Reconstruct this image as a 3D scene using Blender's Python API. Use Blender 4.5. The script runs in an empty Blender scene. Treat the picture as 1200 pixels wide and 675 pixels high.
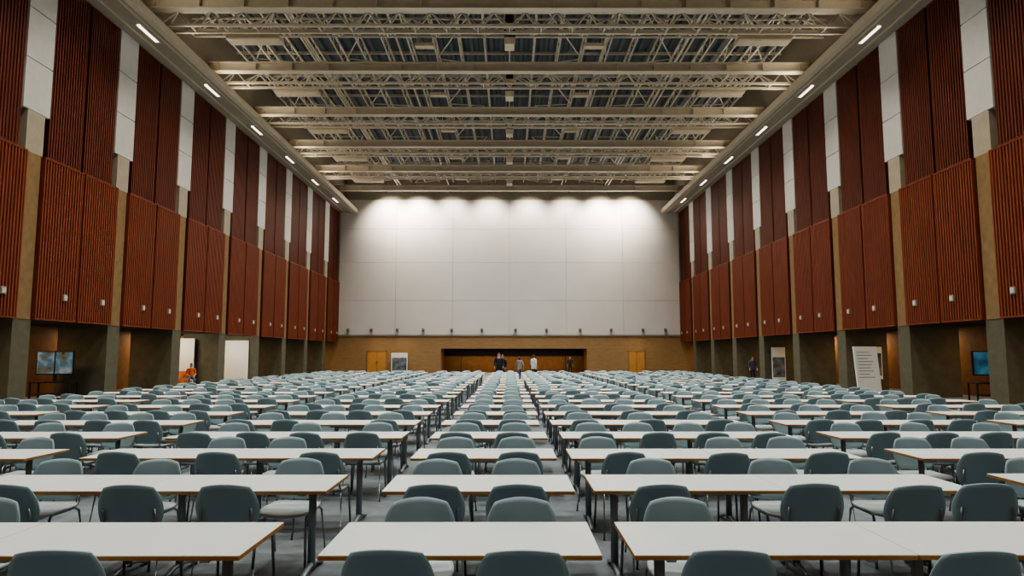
import bpy, math, random
from mathutils import Vector, Matrix
random.seed(7)
scene = bpy.context.scene
COL = scene.collection
W = 17.1          # half width of hall
YB = 68.0         # back wall
Y0 = -9.0         # wall behind
BAY = 5.6

# ---------------------------------------------------------------- materials
def mat(name, col, rough=0.6, metal=0.0, var=0.08, scale=3.0, bump=0.0, spec=0.5, stretch=None, emis=0.0):
    m = bpy.data.materials.new(name); m.use_nodes = True
    nt = m.node_tree; b = nt.nodes['Principled BSDF']
    tc = nt.nodes.new('ShaderNodeTexCoord'); no = nt.nodes.new('ShaderNodeTexNoise')
    no.inputs['Scale'].default_value = scale; no.inputs['Detail'].default_value = 4
    if stretch:
        mp = nt.nodes.new('ShaderNodeMapping'); mp.inputs['Scale'].default_value = stretch
        nt.links.new(tc.outputs['Object'], mp.inputs['Vector']); nt.links.new(mp.outputs['Vector'], no.inputs['Vector'])
    else:
        nt.links.new(tc.outputs['Object'], no.inputs['Vector'])
    r = nt.nodes.new('ShaderNodeValToRGB')
    r.color_ramp.elements[0].position = 0.3; r.color_ramp.elements[1].position = 0.7
    r.color_ramp.elements[0].color = [c*(1-var) for c in col]+[1]
    r.color_ramp.elements[1].color = [min(1, c*(1+var)) for c in col]+[1]
    nt.links.new(no.outputs['Fac'], r.inputs['Fac']); nt.links.new(r.outputs['Color'], b.inputs['Base Color'])
    b.inputs['Roughness'].default_value = rough; b.inputs['Metallic'].default_value = metal
    b.inputs['Specular IOR Level'].default_value = spec
    if bump:
        bp = nt.nodes.new('ShaderNodeBump'); bp.inputs['Strength'].default_value = bump; bp.inputs['Distance'].default_value = 0.02
        nt.links.new(no.outputs['Fac'], bp.inputs['Height']); nt.links.new(bp.outputs['Normal'], b.inputs['Normal'])
    if emis:
        b.inputs['Emission Color'].default_value = list(col)+[1]; b.inputs['Emission Strength'].default_value = emis
    return m

M_floor = mat('carpet_grey', (0.175,0.20,0.215), 0.9, var=0.15, scale=6, bump=0.2)
M_white = mat('white_wall_panel', (0.66,0.62,0.59), 0.7, var=0.03, scale=0.5)
M_whitep = mat('white_cladding', (0.56,0.57,0.56), 0.6, var=0.04)
M_beige = mat('beige_stone', (0.36,0.32,0.25), 0.7, var=0.08)
M_tan = mat('tan_concrete', (0.22,0.14,0.062), 0.8, var=0.15, bump=0.2)
M_olive = mat('olive_concrete', (0.11,0.10,0.066), 0.8, var=0.15, bump=0.2)
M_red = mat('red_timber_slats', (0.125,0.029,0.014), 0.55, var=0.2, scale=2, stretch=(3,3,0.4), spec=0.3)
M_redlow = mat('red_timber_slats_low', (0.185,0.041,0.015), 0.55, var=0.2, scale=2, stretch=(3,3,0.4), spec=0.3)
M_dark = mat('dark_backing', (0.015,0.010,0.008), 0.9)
M_brown = mat('brown_timber_wall', (0.31,0.185,0.08), 0.6, var=0.12, scale=1.5, stretch=(1,1,3))
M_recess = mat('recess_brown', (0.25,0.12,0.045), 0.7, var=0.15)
M_door = mat('orange_timber_door', (0.50,0.24,0.07), 0.5, var=0.1)
M_steel = mat('painted_steel_beige', (0.54,0.48,0.38), 0.5, var=0.06)
M_steel2 = mat('painted_steel_light', (0.64,0.59,0.49), 0.5, var=0.06)
M_deck = mat('roof_deck_dark', (0.10,0.12,0.135), 0.7, var=0.1)
M_soffit = mat('soffit_paint', (0.32,0.28,0.22), 0.7, var=0.05)
M_lamp = mat('lamp_housing', (0.60,0.51,0.38), 0.5)
M_black = mat('black_plastic', (0.02,0.02,0.022), 0.4)
M_emit = mat('strip_light', (1.0,0.90,0.74), 0.5, var=0, emis=3.0)
M_top = mat('white_laminate', (0.74,0.78,0.76), 0.35, var=0.02)
M_edge = mat('orange_wood_edge', (0.46,0.21,0.05), 0.5, var=0.1, scale=10)
M_metal = mat('grey_leg_metal', (0.29,0.33,0.35), 0.4, 0.4)
M_shell = mat('blue_grey_plastic', (0.29,0.40,0.44), 0.38, var=0.03, spec=0.5)
M_seat = mat('lit_seat_plastic', (0.55,0.62,0.64), 0.35, var=0.03)  # overhead light on the seats is put into this paler colour
M_chrome = mat('chair_frame', (0.30,0.33,0.35), 0.35, 0.8)
M_skin = mat('skin', (0.55,0.33,0.24), 0.5, var=0.05)
M_hair = mat('hair', (0.03,0.02,0.015), 0.6)
M_paper = mat('paper_white', (0.75,0.76,0.74), 0.7, var=0.02)
M_ink = mat('print_grey', (0.2,0.21,0.22), 0.7)

# ---------------------------------------------------------------- mesh builder
class MB:
    def __init__(s): s.v=[]; s.f=[]; s.m=[]; s.mats=[]; s.sm=[]
    def mi(s, m):
        if m not in s.mats: s.mats.append(m)
        return s.mats.index(m)
    def quad(s, pts, m, smooth=False):
        n=len(s.v); s.v += [tuple(p) for p in pts]; s.f.append(tuple(range(n,n+len(pts)))); s.m.append(s.mi(m)); s.sm.append(smooth)
    def box(s, x0,x1,y0,y1,z0,z1, m):
        n=len(s.v)
        s.v += [(x0,y0,z0),(x1,y0,z0),(x1,y1,z0),(x0,y1,z0),(x0,y0,z1),(x1,y0,z1),(x1,y1,z1),(x0,y1,z1)]
        for q in ((3,2,1,0),(4,5,6,7),(0,1,5,4),(1,2,6,5),(2,3,7,6),(3,0,4,7)):
            s.f.append(tuple(n+i for i in q)); s.m.append(s.mi(m)); s.sm.append(False)
    def tube(s, pts, r, m, seg=8, ry=None):
        pts=[Vector(p) for p in pts]; n0=len(s.v); ry = ry or r
        for i,p in enumerate(pts):
            if i==0: d=pts[1]-p
            elif i==len(pts)-1: d=p-pts[i-1]
            else: d=(pts[i+1]-p).normalized()+(p-pts[i-1]).normalized()
            d.normalize()
            a = Vector((0,0,1)) if abs(d.z)<0.9 else Vector((0,1,0))
            u=d.cross(a).normalized(); w=d.cross(u).normalized()
            for k in range(seg):
                t=2*math.pi*(k+0.5)/seg
                s.v.append(tuple(p+u*math.cos(t)*r+w*math.sin(t)*ry))
        mi=s.mi(m)
        for i in range(len(pts)-1):
            for k in range(seg):
                a=n0+i*seg+k; b=n0+i*seg+(k+1)%seg
                s.f.append((a,b,b+seg,a+seg)); s.m.append(mi); s.sm.append(seg>4)
        s.f.append(tuple(n0+k for k in reversed(range(seg)))); s.m.append(mi); s.sm.append(False)
        e=n0+(len(pts)-1)*seg
        s.f.append(tuple(e+k for k in range(seg))); s.m.append(mi); s.sm.append(False)
    def bar(s,p0,p1,w,m): s.tube([p0,p1],w*0.707,m,seg=4)
    def shell(s, fn, nu, nv, th, m):
        n0=len(s.v)
        for side in (0,1):
            for j in range(nv+1):
                for i in range(nu+1):
                    u=-1+2*i/nu; v=-1+2*j/nv
                    e=1e-3
                    p=Vector(fn(u,v)); pu=Vector(fn(u+e,v)); pv=Vector(fn(u,v+e))
                    n=(pu-p).cross(pv-p).normalized()
                    s.v.append(tuple(p + n*(th/2 if side==0 else -th/2)))
        mi=s.mi(m); S=(nu+1)*(nv+1)
        idx=lambda i,j,sd: n0+sd*S+j*(nu+1)+i
        for j in range(nv):
            for i in range(nu):
                s.f.append((idx(i,j,0),idx(i+1,j,0),idx(i+1,j+1,0),idx(i,j+1,0))); s.m.append(mi); s.sm.append(True)
                s.f.append((idx(i,j+1,1),idx(i+1,j+1,1),idx(i+1,j,1),idx(i,j,1))); s.m.append(mi); s.sm.append(True)
        for i in range(nu):
            s.f.append((idx(i+1,0,0),idx(i,0,0),idx(i,0,1),idx(i+1,0,1)))
            s.f.append((idx(i,nv,0),idx(i+1,nv,0),idx(i+1,nv,1),idx(i,nv,1)))
            s.m += [mi,mi]; s.sm += [False,False]
        for j in range(nv):
            s.f.append((idx(0,j,0),idx(0,j+1,0),idx(0,j+1,1),idx(0,j,1)))
            s.f.append((idx(nu,j+1,0),idx(nu,j,0),idx(nu,j,1),idx(nu,j+1,1)))
            s.m += [mi,mi]; s.sm += [False,False]
    def mesh(s, name):
        me=bpy.data.meshes.new(name); me.from_pydata(s.v,[],s.f)
        for m in s.mats: me.materials.append(m)
        me.polygons.foreach_set('material_index', s.m)
        me.polygons.foreach_set('use_smooth', s.sm)
        me.update(); return me
    def obj(s, name, loc=(0,0,0), parent=None):
        return place(s.mesh(name), name, loc, parent=parent)
def place(me, name, loc=(0,0,0), rz=0, parent=None, scale=None):
    o=bpy.data.objects.new(name, me); COL.objects.link(o); o.location=loc; o.rotation_euler=(0,0,rz)
    if scale: o.scale=scale
    if parent: o.parent=parent
    return o

# ---------------------------------------------------------------- room shell
b=MB(); b.box(-20.8,20.8,Y0,YB+3.6,-0.2,0,M_floor); b.obj('floor')

# back wall : white upper panels, timber base with niche
b=MB()
NX0,NX1,NZ=-6.8,7.7,2.42
b.box(-20.8,NX0,YB,YB+0.4,0,3.76,M_brown); b.box(NX1,20.8,YB,YB+0.4,0,3.76,M_brown)
b.box(NX0,NX1,YB,YB+0.4,NZ,3.76,M_brown)
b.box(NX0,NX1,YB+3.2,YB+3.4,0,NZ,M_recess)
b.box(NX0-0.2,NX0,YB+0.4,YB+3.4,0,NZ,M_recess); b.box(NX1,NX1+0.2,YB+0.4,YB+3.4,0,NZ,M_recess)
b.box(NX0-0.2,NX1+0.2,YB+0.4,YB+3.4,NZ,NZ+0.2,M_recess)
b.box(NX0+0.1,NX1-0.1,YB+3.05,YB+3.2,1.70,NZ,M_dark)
b.box(-20.8,20.8,YB+0.05,YB+0.4,3.76,21,M_beige)
nx=6; x0,x1=-W+0.05,W-0.05; dx=(x1-x0)/nx
zs=[3.78,7.2,11.0,14.4,17.4]
for i in range(nx):
    for j in range(4):
        b.box(x0+i*dx+0.010,x0+(i+1)*dx-0.010,YB-0.12,YB+0.05,zs[j]+0.010,zs[j+1]-0.010,M_white)
b.box(-W,W,YB-0.10,YB,3.66,3.77,M_beige)
for x in (-5,-1.5,2.2,5.8):   # timber joints inside niche
    b.box(x,x+0.04,YB+3.17,YB+3.2,0,NZ,M_dark)
b.obj('wall_back')
b=MB(); b.box(-20.8,20.8,Y0-0.3,Y0,0,21,M_redlow); b.obj('wall_rear')

for sgn,side in ((-1,'left'),(1,'right')):
    b=MB()
    def bx(xa,xb,*r): b.box(min(sgn*xa,sgn*xb),max(sgn*xa,sgn*xb),*r)
    bx(20.6,20.8,Y0,YB,0,3.05,M_recess)
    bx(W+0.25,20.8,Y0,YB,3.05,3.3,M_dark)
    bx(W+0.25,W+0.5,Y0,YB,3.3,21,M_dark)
    b.obj('wall_'+side)
    b=MB()
    bx(15.5,W+0.3,Y0,YB-0.12,16.1,16.3,M_soffit)       # soffit
    bx(15.3,15.55,Y0,YB-0.12,16.02,16.42,M_steel)        # fascia
    bx(16.7,16.9,Y0,YB,16.3,20.6,M_soffit)
    bx(16.55,16.63,Y0,YB-0.12,16.04,16.1,M_steel)
    bx(15.75,15.83,Y0,YB-0.12,16.04,16.1,M_steel)
    b.obj('trim_%d'%(1 if sgn<0 else 2))

# ceiling deck (corrugated)
b=MB()
xx=-16.8; prof=[]
while xx<16.8:
    prof += [(xx,20.2),(xx+0.22,20.2),(xx+0.30,20.38),(xx+0.52,20.38)]; xx+=0.6
for i in range(len(prof)-1):
    (xa,za),(xb,zb)=prof[i],prof[i+1]
    b.quad([(xa,Y0,za),(xa,YB,za),(xb,YB,zb),(xb,Y0,zb)],M_deck)
b.box(-20.8,20.8,Y0,YB+0.4,20.5,20.7,M_dark)
b.obj('ceiling')

# ---------------------------------------------------------------- piers
def pier_mesh(sgn):
    b=MB()
    def bx(xa,xb,*r): b.box(min(sgn*xa,sgn*xb),max(sgn*xa,sgn*xb),*r)
    bx(0.0,2.1,-0.45,0.45,0,3.05,M_olive)
    bx(-0.02,0.26,-0.38,0.38,3.05,9.0,M_tan)
    bx(-0.02,0.26,-0.45,0.45,9.0,10.5,M_beige)
    z=10.5
    for h in (1.85,1.85,1.9):
        bx(-0.02,0.26,-0.70,0.70,z+0.02,z+h-0.02,M_whitep); z+=h
    bx(0.02,0.26,-0.68,0.68,10.5,16.1,M_beige)
    return b.mesh('wall_pier')
PY=[24+BAY*k for k in range(-5,9)]
for sgn in (-1,1):
    me=pier_mesh(sgn)
    for y in PY:
        if y<YB-0.8: place(me,'wall_pier',(sgn*W,y,0))

# slatted acoustic panels
def slat_mesh(w,h,sgn,m,step,box=False):
    b=MB(); n=int(w/0.15); p=w/n
    d=0.10
    x=lambda t: -sgn*t     # t distance toward hall
    pts=[]
    for i in range(n):
        y=-w/2+i*p
        pts += [(y,0),(y,d),(y+p*0.55,d),(y+p*0.55,0)]
    pts.append((w/2,0))
    for i in range(len(pts)-1):
        (ya,ta),(yb,tb)=pts[i],pts[i+1]
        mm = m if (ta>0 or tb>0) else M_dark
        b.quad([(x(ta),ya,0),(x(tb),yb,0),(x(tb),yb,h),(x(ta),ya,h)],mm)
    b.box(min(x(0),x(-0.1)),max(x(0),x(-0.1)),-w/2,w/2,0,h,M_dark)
    for zz in (0,h-0.06): b.box(min(x(-0.1),x(d+0.01)),max(x(-0.1),x(d+0.01)),-w/2,w/2,zz,zz+0.06,m)
    for yy in (-w/2,w/2-0.05): b.box(min(x(-0.1),x(d+0.01)),max(x(-0.1),x(d+0.01)),yy,yy+0.05,0,h,m)
    if box:
        b.box(min(x(d),x(d+0.06)),max(x(d),x(d+0.06)),0.28,0.50,0.78,1.03,M_soffit)
        b.box(min(x(d+0.06),x(d+0.08)),max(x(d+0.06),x(d+0.08)),0.31,0.47,0.82,0.98,M_whitep)
    return b.mesh('acoustic_slat_panel')
for sgn in (-1,1):
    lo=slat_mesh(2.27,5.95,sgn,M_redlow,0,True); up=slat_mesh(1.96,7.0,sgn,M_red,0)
    for i in range(len(PY)):
        ya=PY[i]; c=ya+BAY/2
        if c>YB-1: continue
        ky=1.0
        if ya+BAY>YB-0.3: c=ya+0.4+2.15; ky=0.88
        for q in (-1,1):
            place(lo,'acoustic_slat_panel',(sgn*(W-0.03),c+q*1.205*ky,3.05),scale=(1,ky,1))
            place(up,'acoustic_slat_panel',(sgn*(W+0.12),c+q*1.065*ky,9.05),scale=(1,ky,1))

# ---------------------------------------------------------------- ceiling steel
GY=[29.6+6.86*k for k in range(-5,6)]
b=MB(); L=16.6
b.box(-L,L,-0.22,0.22,17.35,17.41,M_steel); b.box(-L,L,-0.22,0.22,17.82,17.88,M_steel); b.box(-L,L,-0.04,0.04,17.41,17.82,M_steel)
for i in range(-8,9): b.box(i*2-0.02,i*2+0.02,-0.2,0.2,17.41,17.82,M_steel)
gird=b.mesh('ceiling_girder')
def truss(dx,zb,zt,wch,wd,mm,m2):
    b=MB()
    for yy in (-0.35,0.35):
        b.bar((-L,yy,zb),(L,yy,zb),wch,mm)
    b.bar((-L,0,zt),(L,0,zt),wch,mm)
    n=int(2*L/dx)
    for i in range(n):
        xa=-L+2*L*i/n; xb=-L+2*L*(i+0.5)/n; xc=-L+2*L*(i+1)/n
        for yy in (-0.35,0.35):
            b.bar((xa,yy,zb),(xb,0,zt),wd,m2); b.bar((xb,0,zt),(xc,yy,zb),wd,m2)
        b.bar((xa,-0.35,zb),(xa,0.35,zb),wd,m2)
    return b.mesh('roof_truss')
tr1=truss(1.5,17.3,18.15,0.12,0.055,M_steel,M_steel2)
tr2=truss(2.4,18.5,19.3,0.09,0.05,M_steel,M_steel2)
for y in GY:
    place(gird,'ceiling_girder',(0,y,0))
    if y<62: place(tr1,'roof_truss',(0,y+1.7,0))
    if y+4.6<YB: place(tr2,'roof_truss',(0,y+4.6,0))
# longitudinal joists (open web)
b=MB(); Ls=YB-Y0
n=int(Ls/1.715)
b.bar((0,Y0,19.9),(0,YB,19.9),0.10,M_steel2); b.bar((0,Y0,19.25),(0,YB,19.25),0.08,M_steel2)
for i in range(n):
    ya=Y0+Ls*i/n; ym=Y0+Ls*(i+0.5)/n; yc=Y0+Ls*(i+1)/n
    b.bar((0,ya,19.9),(0,ym,19.25),0.04,M_steel2); b.bar((0,ym,19.25),(0,yc,19.9),0.04,M_steel2)
jm=b.mesh('roof_joist')
for i in range(-11,12):
    place(jm,'roof_joist',(i*1.42,0,0))
# cross purlins and pipes
b=MB()
y=Y0+1
while y<YB:
    b.box(-16.6,16.6,y-0.04,y+0.04,20.02,20.18,M_steel2); y+=3.43
b.obj('roof_purlins')
b=MB()
for x in (-11.2,-10.9,-6.1,5.2,9.6,9.9): b.tube([(x,Y0,18.75),(x,YB,18.75)],0.06,M_steel2,6)
for y in GY:   # diagonal wind braces & hangers
    for x in (-14,-9,-4,4,9,14):
        sx=1 if x<0 else -1
        b.bar((x,y,18.15),(x+sx*2.2,y+3.4,19.3),0.05,M_steel2)
        if y<60: b.bar((x+sx*2.2,y+3.4,19.3),(x,y+6.86,18.15),0.05,M_steel2)
b.obj('ceiling_pipework')
# central service spine & hanging units
b=MB()
b.box(-0.28,0.28,-0.3,0.3,17.5,17.8,M_black); b.box(-0.24,0.24,-0.4,0.4,17.0,17.35,M_lamp)
b.box(-0.30,0.30,-0.25,0.25,18.0,18.9,M_lamp); b.box(-0.2,0.2,-0.27,0.27,18.15,18.75,M_black)
for x in (-0.25,0.25): b.bar((x,0,17.2),(x,0,20.0),0.06,M_steel2)
sp=b.mesh('ceiling_speaker_cluster')
b=MB()
b.box(-1.3,1.3,-0.38,0.38,17.22,17.44,M_lamp); b.box(-1.2,1.2,-0.30,0.30,17.2,17.225,M_lamp)
b.box(-1.0,1.0,-0.2,0.2,17.44,17.58,M_steel)
for x in (-0.9,0.9): b.bar((x,0,17.5),(x,0,19.3),0.04,M_steel2)
lm=b.mesh('high_bay_luminaire')
b=MB(); b.box(-0.5,0.5,-0.2,0.2,18.02,18.2,M_lamp); b.bar((-0.4,0,18.2),(-0.4,0,19.25),0.04,M_steel2); b.bar((0.4,0,18.2),(0.4,0,19.25),0.04,M_steel2)
for x in (-0.35,-0.1,0.15,0.4): b.box(x-0.02,x+0.02,-0.18,0.18,18.2,18.25,M_steel2)
lm2=b.mesh('added_floodlight')
def area(name,loc,sx,sy,power,col,rot=(0,0,0),spread=math.pi,parent=None):
    l=bpy.data.lights.new(name,'AREA'); l.shape='RECTANGLE'; l.size=sx; l.size_y=sy; l.energy=power; l.color=col; l.spread=spread
    o=bpy.data.objects.new(name,l); COL.objects.link(o); o.location=loc; o.rotation_euler=rot
    return o
for k,y in enumerate(GY):
    if y<62: place(sp,'ceiling_speaker_cluster',(0,y+3.0,0))
    if y+2.9>YB-2: continue
    f = 0.35 if y<0 else 0.75 if y<12 else 1.1
    for x in (-12.6,12.6):
        place(lm,'high_bay_luminaire',(x,y+2.9,0))
        area('luminaire_and_fill_light',(x*0.985,y+2.9,17.15),2.0,0.6,300*f,(1.0,0.90,0.74),spread=math.radians(120))
    for x in (-4.5,4.5):  # added floods with housings among the trusses, put in to light the hall
        place(lm2,'added_floodlight',(x,y+5.2,0))
        area('luminaire_and_fill_light',(x,y+5.2,18.0),1.0,0.4,440*f,(0.97,0.97,0.91),spread=math.radians(120))
# soffit strip lights
b=MB(); b.box(-0.09,0.09,-0.8,0.8,-0.05,0.0,M_emit)
b.box(-0.14,-0.09,-0.85,0.85,-0.07,0,M_steel); b.box(0.09,0.14,-0.85,0.85,-0.07,0,M_steel)
sl=b.mesh('soffit_strip_light')
for k in range(-5,6):
    for x in (-16.12,16.12):
        place(sl,'soffit_strip_light',(x,29.3+6.6*k,16.1))

# back wall washers
b=MB(); b.tube([(0,0,0),(0,0.12,-0.35)],0.12,M_black,10); b.bar((0,0,0),(0,0,0.5),0.05,M_black)
wm=b.mesh('wall_wash_spotlight')
for x in (-12.0,-9.2,-5.8,-2,2,5.8,9.2,12.0):
    place(wm,'wall_wash_spotlight',(x,65.2,17.9))
    l=bpy.data.lights.new('wash','SPOT'); l.energy=3000 if abs(x)>7 else 1400; l.spot_size=math.radians(104); l.spot_blend=1; l.shadow_soft_size=0.15; l.color=(1,0.93,0.79)
    o=bpy.data.objects.new('wall_wash_light',l); COL.objects.link(o); o.location=(x,65.4,17.42)
    d=Vector((x,YB,15.2))-o.location; o.rotation_euler=d.to_track_quat('-Z','Y').to_euler()
# added uplights above the soffit fascias, put in to brighten the ceiling steel
for x in (-15.9,15.9):
    for y in (6,22,38,54):
        area('ceiling_fill_light',(x,y,16.6),0.3,12,220 if y>10 else 160,(1,0.87,0.68),rot=(0,math.radians(120 if x>0 else -120),0))

# small fixtures along bottom of white wall
b=MB(); b.box(-0.12,0.12,-0.28,0,0,0.3,M_ink); b.box(-0.05,0.05,-0.45,-0.28,0.02,0.12,M_black)
fm=b.mesh('wall_camera')
for px in (410,437,467,497,530,565,604,640,679,715,752,778):
    place(fm,'wall_camera',((px-597)/11.7,YB-0.12,4.1))

# doors, posters at back wall
def door(n,x,w):
    b=MB(); b.box(-w/2,w/2,-0.06,0,0,2.15,M_door); b.box(-0.01,0.01,-0.07,0,0,2.15,M_dark)
    b.box(-w/2-0.08,-w/2,-0.1,0,0,2.23,M_brown); b.box(w/2,w/2+0.08,-0.1,0,0,2.23,M_brown); b.box(-w/2-0.08,w/2+0.08,-0.1,0,2.15,2.23,M_brown)
    b.box(0.06,0.09,-0.12,-0.06,0.95,1.15,M_chrome); b.box(-0.09,-0.06,-0.12,-0.06,0.95,1.15,M_chrome)
    b.obj('door_%d'%n,(x,YB-0.005,0))
door(1,-13.1,1.8); door(2,12.6,1.5)
def board(name,loc,w,h,rz=0,z0=0.1,lines=True,photo=None,lean=0):
    b=MB(); b.box(-w/2,w/2,-0.03,0.03,z0,h,M_paper)
    b.box(-w/2-0.03,w/2+0.03,-0.05,0.05,z0-0.04,z0,M_chrome)
    if z0>0.05:
        for x in (-w*0.35,w*0.35): b.box(x-0.02,x+0.02,-0.25,0.25,0,0.04,M_chrome); b.box(x-0.02,x+0.02,-0.02,0.02,0.03,z0,M_chrome)
    if lines:
        z=h-0.25; i=0
        while z>z0+0.5:
            ln=[0.35,0.4,0.3,0.42,0.38][i%5]*w
            b.box(-w*0.4,-w*0.4+ln*1.6,-0.035,-0.03,z,z+0.025,M_ink); z-=0.13; i+=1
    if photo:
        b.box(-w*0.45,w*0.45,-0.036,-0.03,z0+(h-z0)*photo[0],z0+(h-z0)*photo[1],photo[2])
    o=b.obj(name,loc); o.rotation_euler=(lean,0,rz); return o
M_poster=mat('poster_print',(0.12,0.14,0.17),0.6,var=0.9,scale=2.5)
M_poster2=mat('poster_print_warm',(0.5,0.16,0.05),0.6,var=0.8,scale=2.5)
board('exhibition_poster',(-10.8,YB-0.6,0),1.6,2.0,lines=False,photo=(0.1,0.75,M_poster))
board('notice_board',(14.9,28.4,0),1.15,2.15,rz=0.25,z0=0.25,lean=-0.10)
board('display_panel',(-18.2,45.85,0),1.55,2.75,z0=0.05,lines=False)
board('exhibition_poster',(-18.8,40.0,0),0.9,2.75,z0=0.05,lines=False,photo=(0.02,0.3,M_poster2))
board('exhibition_poster',(17.9,45.6,0),0.9,2.3,z0=0.1,lines=False,photo=(0.1,0.7,M_poster))
board('exhibition_poster',(18.3,34.4,0),0.8,2.2,z0=0.6,lines=False,photo=(0.1,0.8,M_poster))

# TVs on stands
def screen_mat(name,cols,scale,strength):
    m=bpy.data.materials.new(name); m.use_nodes=True; nt=m.node_tree; bs=nt.nodes['Principled BSDF']
    tc=nt.nodes.new('ShaderNodeTexCoord'); no=nt.nodes.new('ShaderNodeTexNoise'); no.inputs['Scale'].default_value=scale
    r=nt.nodes.new('ShaderNodeValToRGB'); cr=r.color_ramp
    cr.elements[0].position=0.35; cr.elements[0].color=cols[0]+(1,); cr.elements[1].position=0.65; cr.elements[1].color=cols[-1]+(1,)
    for i,c in enumerate(cols[1:-1]): e=cr.elements.new(0.42+0.1*i); e.color=c+(1,)
    nt.links.new(tc.outputs['Object'],no.inputs['Vector']); nt.links.new(no.outputs['Fac'],r.inputs['Fac'])
    nt.links.new(r.outputs['Color'],bs.inputs['Emission Color']); bs.inputs['Emission Strength'].default_value=strength
    bs.inputs['Base Color'].default_value=(0.01,0.01,0.01,1); bs.inputs['Roughness'].default_value=0.2
    return m
S1=screen_mat('screen_landscape',[(0.05,0.08,0.06),(0.35,0.25,0.12),(0.15,0.35,0.45),(0.6,0.65,0.6)],2.2,0.3)
S2=screen_mat('screen_blue',[(0.01,0.03,0.06),(0.03,0.12,0.2),(0.1,0.3,0.42)],1.8,0.38)
def tv(loc,rz,sm,split):
    b=MB()
    b.box(-0.72,0.72,-0.03,0.05,0.98,1.95,M_black)
    if split:
        b.box(-0.68,-0.03,-0.04,-0.03,1.03,1.91,sm); b.box(0.03,0.68,-0.04,-0.03,1.03,1.91,sm)
    else: b.box(-0.67,0.67,-0.04,-0.03,1.03,1.91,sm)
    b.box(-0.06,0.06,0.0,0.06,0.72,1.0,M_black); b.box(-0.3,0.3,-0.15,0.2,0.70,0.73,M_black)
    b.box(-0.8,0.8,-0.35,0.35,0.66,0.70,M_black)
    for x in (-0.75,0.75):
        for y in (-0.3,0.3): b.box(x-0.025,x+0.025,y-0.025,y+0.025,0,0.66,M_black)
    b.box(-0.75,0.75,-0.3,0.3,0.2,0.23,M_black)
    o=b.obj('television_on_stand',loc); o.rotation_euler=(0,0,rz)
tv((-18.6,28.2,0),0.1,S1,True); tv((19.0,27.0,0),-0.1,S2,False)

# recess downlights
for sgn in (-1,1):
    for i,y in enumerate(PY[:-1]):
        if y<15: continue
        area('recess_downlight',(sgn*19.9,y+2.8,3.0),0.5,0.5,58,(1,0.68,0.38))
area('vestibule_light',(-18.9,38.4,2.95),1.0,0.4,45,(1,0.85,0.65),rot=(math.radians(35),0,0))
area('vestibule_light',(-18.2,44.0,2.95),1.2,0.4,52,(1,0.88,0.68),rot=(math.radians(35),0,0))
area('niche_light',(0.4,YB+1.4,2.38),12,0.3,180,(1,0.75,0.45))
for x in (-13,-10.5,12.5): area('door_downlight',(x,YB-1.6,3.6),0.4,0.4,18,(1,0.8,0.5))

# ---------------------------------------------------------------- furniture
TL,TD,TH=1.5,0.73,0.74
def table_mesh():
    b=MB()
    def slab(x,y,z0,z1,r,m):
        pts=[]
        for cx,cy,a0 in ((x-r,y-r,0),(-x+r,y-r,90),(-x+r,-y+r,180),(x-r,-y+r,270)):
            for k in range(5):
                a=math.radians(a0+22.5*k); pts.append((cx+r*math.cos(a),cy+r*math.sin(a)))
        n=len(pts)
        b.quad([(p[0],p[1],z1) for p in pts],m); b.quad([(p[0],p[1],z0) for p in reversed(pts)],m)
        for i in range(n):
            p,q=pts[i],pts[(i+1)%n]; b.quad([(p[0],p[1],z0),(q[0],q[1],z0),(q[0],q[1],z1),(p[0],p[1],z1)],m)
    slab(TL/2-0.001,TD/2,0.715,0.736,0.010,M_edge); slab(TL/2-0.002,TD/2-0.004,0.736,TH,0.008,M_top)
    for x in (-0.54,0.54):
        b.tube([(x,0.02,0.06),(x,0.02,0.70)],0.032,M_metal,10,ry=0.024)
        b.tube([(x,-0.33,0.018),(x,-0.28,0.03),(x,-0.12,0.065),(x,0.02,0.085),(x,0.16,0.065),(x,0.28,0.03),(x,0.33,0.018)],0.026,M_metal,8,ry=0.018)
        b.box(x-0.025,x+0.025,-0.30,0.30,0.685,0.715,M_metal)
    b.box(-0.54,0.54,-0.015,0.015,0.64,0.70,M_metal)
    return b.mesh('exam_table')
def chair_mesh():
    b=MB()
    def sq(u,v,k=0.42): return u*math.sqrt(1-v*v/2*k), v*math.sqrt(1-u*u/2*k)
    def seat(u,v):
        a,c=sq(u,v)
        z=0.452-0.014*(1-a*a)*(1-0.3*c) 
        if c>0.5: z-=0.05*(c-0.5)**2*4*0.6
        if c<-0.5: z+=0.03*(-c-0.5)**2*4
        return (0.232*a, 0.01+0.225*c, z+0.004*a*a)
    def back(u,v):
        a,c=sq(u,v,0.55)
        z=0.665+0.178*c
        w=0.236-0.020*c*c-0.014*c
        y=-0.195-0.24*(z-0.5) + 0.055*a*a
        return (w*a,y,z)
    b.shell(seat,12,10,0.012,M_seat)
    b.shell(lambda u,v: back(-u,v),14,10,0.011,M_shell)
    for s in (-1,1):
        b.tube([(s*0.225,0.235,0.0),(s*0.21,0.20,0.40),(s*0.205,0.17,0.43),(s*0.205,-0.15,0.43),(s*0.215,-0.19,0.40),(s*0.235,-0.27,0.0)],0.011,M_chrome,8)
        b.tube([(s*0.205,-0.10,0.43),(s*0.205,-0.18,0.455),(s*0.19,-0.195,0.53),(s*0.185,-0.222,0.66)],0.011,M_chrome,8)
    b.tube([(-0.205,0.15,0.43),(0.205,0.15,0.43)],0.009,M_chrome,6)
    b.tube([(-0.205,-0.13,0.43),(0.205,-0.13,0.43)],0.009,M_chrome,6)
    return b.mesh('stacking_chair')
tm=table_mesh(); cm=chair_mesh()
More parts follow.
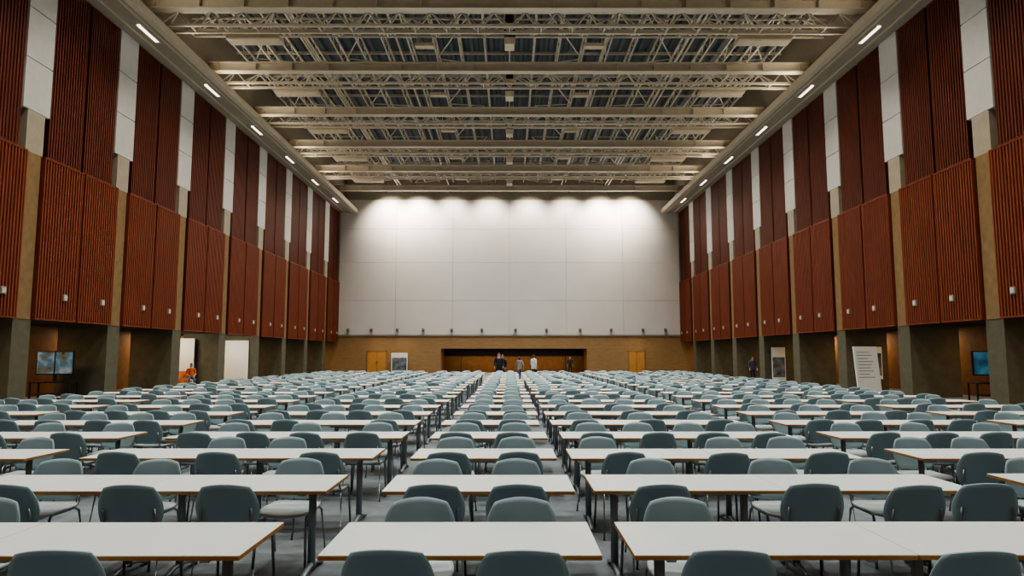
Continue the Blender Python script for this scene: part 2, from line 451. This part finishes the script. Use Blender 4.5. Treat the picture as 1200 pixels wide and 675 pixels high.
def chair(x,y,facing):  # facing +1: faces +y
    rz=(0 if facing>0 else math.pi)+random.gauss(0,0.05)
    dy=-facing*abs(random.gauss(0,0.03))
    place(cm,'stacking_chair',(x+random.gauss(0,0.02),y+dy,0),rz)
NR=23; YT=3.71; SP=1.70
cols=[(-1.01,1),(0.66,2),(4.25,2),(7.75,2),(-4.42,2),(-7.95,2),(-11.45,2)]
near0={0:[-0.6,0.075],1:[1.1,2.34],4:[-2.28,-3.6]}
far0={0:[-0.6,0.08],1:[1.1],4:[-3.4]}
near1={0:[-0.62,0.06],1:[1.16,2.27,2.98,3.62],4:[-2.1,-2.86,-3.7]}
far1={0:[-0.6,0.08],1:[1.3,2.4,3.3],4:[-1.95,-3.2,-4.1]}
for r in range(NR):
    ye=YT+SP*r
    for ci,(cx,n) in enumerate(cols):
        jx=random.gauss(0,0.03) if r>0 else 0; jy=random.gauss(0,0.02) if ci and r else 0
        for k in range(n):
            place(tm,'exam_table',(cx+jx+TL*(k+0.5)+0.001*k,ye+jy+TD/2,0),0)
        if n==1: base=[cx+0.41,cx+1.09]
        else: base=[cx+0.42,cx+1.12,cx+1.85,cx+2.55]
        def pick():
            if n==1: return list(base)
            c=random.random()
            if c<0.45: return [cx+0.5+jx,cx+1.5+jx,cx+2.5+jx]
            return [q+jx for q in base if random.random()<0.88]
        nn = near0.get(ci) if r==0 else near1.get(ci) if r==1 else None
        ff = far0.get(ci) if r==0 else far1.get(ci) if r==1 else None
        if nn is None: nn=pick()
        if ff is None: ff=pick()
        for x in nn: chair(x,ye+jy+0.03,1)
        for x in ff: chair(x,ye+jy+TD-0.03,-1)

# ---------------------------------------------------------------- people
def bake(o):
    dg=bpy.context.evaluated_depsgraph_get(); me=bpy.data.meshes.new_from_object(o.evaluated_get(dg))
    o.modifiers.clear(); o.data=me; return me
def skinned(name,verts,edges,radii,root,sub=2):
    me=bpy.data.meshes.new(name); me.from_pydata(verts,edges,[]); o=bpy.data.objects.new(name,me); COL.objects.link(o)
    o.modifiers.new('s','SKIN'); 
    for i,r in enumerate(radii):
        d=me.skin_vertices[0].data[i]; d.radius=r if isinstance(r,tuple) else (r,r); d.use_root=(i==root)
    sb=o.modifiers.new('d','SUBSURF'); sb.levels=sub; sb.render_levels=sub
    bake(o)
    for p in o.data.polygons: p.use_smooth=True
    return o
def segd(p,a,b):
    ab=b-a; t=max(0,min(1,(p-a).dot(ab)/ab.length_squared)); return (p-(a+ab*t)).length
def person(loc,rz,top,legs,stride=0.0,arm=0.15,height=1.75,bulk=1.0,hairlen=0,bag=False,elbow=0.1,seated=False):
    root=bpy.data.objects.new('person',None); COL.objects.link(root); root.location=loc; root.rotation_euler=(0,0,rz); k=height/1.75; root.scale=(k,k,k)
    D=-0.40 if seated else 0.0
    V={}; 
    V['pel']=(0,0,0.96+D); V['sp']=(0,0,1.14+D); V['ch']=(0,0.0,1.32+D); V['nb']=(0,0,1.47+D); V['nk']=(0,0.012,1.55+D)
    for s,n in ((-1,'L'),(1,'R')):
        st=stride*s
        if seated:
            V['hip'+n]=(s*0.095,0.02,0.56); V['kn'+n]=(s*0.13,0.43,0.52); V['an'+n]=(s*0.13,0.45,0.09); V['to'+n]=(s*0.14,0.60,0.035)
        else:
            V['hip'+n]=(s*0.095,0,0.90); V['kn'+n]=(s*0.10,0.5*st+0.03+abs(stride)*0.15,0.50); V['an'+n]=(s*0.10,st-(0.05 if st<0 else 0),0.09+(0.05 if st<0 and stride else 0)); V['to'+n]=(s*0.12,st+0.15,0.035)
        a=-arm*s*(1 if stride else 0)
        V['sh'+n]=(s*0.185,0,1.43+D); V['el'+n]=(s*0.25,a*0.6-0.02,1.15+D)
        V['wr'+n]=(s*0.14,0.24,0.66) if seated else (s*0.25,a+elbow,0.92+elbow*0.5)
    names=list(V); ix={n:i for i,n in enumerate(names)}
    R={'pel':(0.155*bulk,0.115*bulk),'sp':(0.14*bulk,0.105*bulk),'ch':(0.165*bulk,0.12*bulk),'nb':(0.085,0.075),'nk':0.055}
    E=[('pel','sp'),('sp','ch'),('ch','nb'),('nb','nk')]
    bones=[('pel','sp','top'),('sp','ch','top'),('ch','nb','top'),('nb','nk','skin')]
    for n in 'LR':
        R['hip'+n]=0.095; R['kn'+n]=0.062; R['an'+n]=0.043; R['to'+n]=0.04
        R['sh'+n]=0.066*bulk; R['el'+n]=0.048*bulk; R['wr'+n]=0.032
        E+=[('pel','hip'+n),('hip'+n,'kn'+n),('kn'+n,'an'+n),('an'+n,'to'+n),('nb','sh'+n),('sh'+n,'el'+n),('el'+n,'wr'+n)]
        bones+=[('hip'+n,'kn'+n,'leg'),('kn'+n,'an'+n,'leg'),('an'+n,'to'+n,'shoe'),('nb','sh'+n,'top'),('sh'+n,'el'+n,'top'),('el'+n,'wr'+n,'top')]
    o=skinned('body',[V[n] for n in names],[(ix[a],ix[c]) for a,c in E],[R[n] for n in names],ix['pel'])
    o.parent=root
    me=o.data; me.materials.clear()
    for m in (top,legs,M_black,M_skin): me.materials.append(m)
    mp={'top':0,'leg':1,'shoe':2,'skin':3}
    bs=[(Vector(V[a]),Vector(V[c]),l) for a,c,l in bones]
    for p in me.polygons:
        c=Vector(p.center); l=min(bs,key=lambda q:segd(c,q[0],q[1]))[2]
        if l=='leg' and c.z>0.84 and not seated: l='top'
        p.material_index=mp[l]
    # head
    b=MB(); nu,nv=24,16
    for j in range(nv+1):
        th=math.pi*j/nv
        for i in range(nu):
            ph=2*math.pi*i/nu
            x=math.sin(th)*math.cos(ph); y=math.sin(th)*math.sin(ph); z=math.cos(th)
            px=0.076*x*(1-0.18*max(0,-z)); py=0.098*y*(1-0.1*max(0,-z)); pz=0.122*z
            if y>0.5:                      # face
                if abs(x)<0.16 and -0.35<z<0.1: py+=0.022*(1-abs(x)/0.16)*(1-abs(z+0.15)/0.25 if abs(z+0.15)<0.25 else 0)
                if 0.1<abs(x)<0.45 and abs(z-0.05)<0.15: py-=0.008
            b.v.append((px,py+0.015,pz+1.645))
    for j in range(nv):
        for i in range(nu):
            a=j*nu+i; c=j*nu+(i+1)%nu
            b.f.append((a,a+nu,c+nu,c)); b.m.append(b.mi(M_skin)); b.sm.append(True)
    for s in (-1,1):
        b.tube([(s*0.076,0.01,1.665),(s*0.086,0.0,1.65),(s*0.078,0.01,1.615)],0.012,M_skin,6)
        b.tube([(s*0.034-0.013,0.098,1.65),(s*0.034,0.104,1.652),(s*0.034+0.013,0.098,1.65)],0.006,M_black,6)
        b.tube([(s*0.034-0.018,0.100,1.672),(s*0.034+0.018,0.100,1.672)],0.004,M_hair,4)
    b.tube([(-0.022,0.096,1.585),(0,0.101,1.583),(0.022,0.096,1.585)],0.005,M_poster2,6)
    b.obj('head',(0,0,D),parent=root)
    b=MB()
    nu,nv=20,10
    for j in range(nv+1):
        for i in range(nu):
            ph=2*math.pi*i/nu; front=math.sin(ph)
            lim=math.radians(62+ (55+hairlen*25)*(0.5-0.5*front))
            th=lim*j/nv
            x=math.sin(th)*math.cos(ph); y=math.sin(th)*math.sin(ph); z=math.cos(th)
            b.v.append((0.088*x,0.110*y+0.012,0.134*z+1.646-(hairlen*0.06*(j/nv)**2*(0.5-0.5*front))))
    for j in range(nv):
        for i in range(nu):
            a=j*nu+i; c=j*nu+(i+1)%nu; b.f.append((a,a+nu,c+nu,c)); b.m.append(b.mi(M_hair)); b.sm.append(True)
    b.obj('hair',(0,0,D),parent=root)
    for s,n in ((-1,'L'),(1,'R')):
        w=Vector(V['wr'+n]); d=(w-Vector(V['el'+n])).normalized(); f=Vector((0,1,0)) if not seated else Vector((0,0,1)); f=(f-d*f.dot(d)).normalized(); inn=d.cross(f)*1.0
        if inn.x*s>0: inn=-inn
        vs=[w-d*0.01,w+d*0.05,]; es=[(0,1)]; rs=[0.026,(0.03,0.022)]
        for q,(off,ln) in enumerate(((-0.030,0.062),(-0.010,0.074),(0.010,0.080),(0.030,0.072))):
            k0=w+d*0.09+f*off; i0=len(vs)
            vs+= [k0,k0+d*ln*0.5+inn*0.008,k0+d*ln*0.95+inn*0.028]; es+=[(1,i0),(i0,i0+1),(i0+1,i0+2)]; rs+=[0.011,0.0095,0.008]
        i0=len(vs); t0=w+d*0.035+f*0.03
        vs+=[t0,t0+d*0.03+f*0.022,t0+d*0.06+f*0.026+inn*0.01]; es+=[(0,i0),(i0,i0+1),(i0+1,i0+2)]; rs+=[0.013,0.011,0.009]
        h=skinned('hand_'+n,[tuple(v) for v in vs],es,rs,0,1); h.parent=root; h.data.materials.clear(); h.data.materials.append(M_skin)
    if bag:
        b=MB(); b.box(-0.15,0.15,-0.26,-0.12,1.02,1.44,M_black); b.tube([(-0.11,-0.12,1.42),(-0.11,0.02,1.49),(-0.11,0.13,1.35),(-0.11,0.10,1.15)],0.015,M_black,6); b.tube([(0.11,-0.12,1.42),(0.11,0.02,1.49),(0.11,0.13,1.35),(0.11,0.10,1.15)],0.015,M_black,6)
        b.obj('backpack',parent=root)
    return root
C_blk=mat('cloth_black',(0.015,0.015,0.018),0.8); C_nav=mat('cloth_navy',(0.04,0.05,0.08),0.8); C_wht=mat('cloth_white',(0.6,0.6,0.58),0.8)
C_gry=mat('cloth_grey',(0.22,0.22,0.23),0.8); C_org=mat('cloth_orange',(0.75,0.16,0.03),0.8); C_jean=mat('cloth_denim',(0.06,0.09,0.15),0.8)
person((-0.66,43.2,0),math.pi,C_blk,C_blk,height=1.90,bulk=1.25)
person((-0.42,43.75,0),2.6,C_blk,C_nav,height=1.80,bulk=1.2,bag=True)
person((0.70,46.6,0),0.3,C_gry,C_jean,stride=0.25,height=1.66,hairlen=1)
person((1.62,46.0,0),-0.6,C_wht,C_blk,stride=0.28,height=1.78)
person((5.3,60,0),math.pi,C_blk,C_blk,height=1.66)
person((-17.7,38.3,0),-2.6,C_org,C_jean,height=1.70,seated=True)
place(cm,'stacking_chair',(-17.67,38.25,0),-2.6)
person((15.6,44,0),math.pi,C_nav,C_blk,height=1.68,hairlen=1)

# ---------------------------------------------------------------- world, camera
w=bpy.data.worlds.new('world'); scene.world=w; w.use_nodes=True
w.node_tree.nodes['Background'].inputs[0].default_value=(0.02,0.022,0.025,1)
cam=bpy.data.cameras.new('camera'); co=bpy.data.objects.new('camera',cam); COL.objects.link(co)
cam.sensor_width=36; cam.lens=24; cam.clip_end=300
co.location=(0,0,1.79); co.rotation_euler=(math.radians(90+5.604),0,-0.00375)
scene.camera=co
scene.view_settings.view_transform='AgX'
scene.view_settings.look='AgX - Medium High Contrast'
scene.view_settings.exposure=0.05
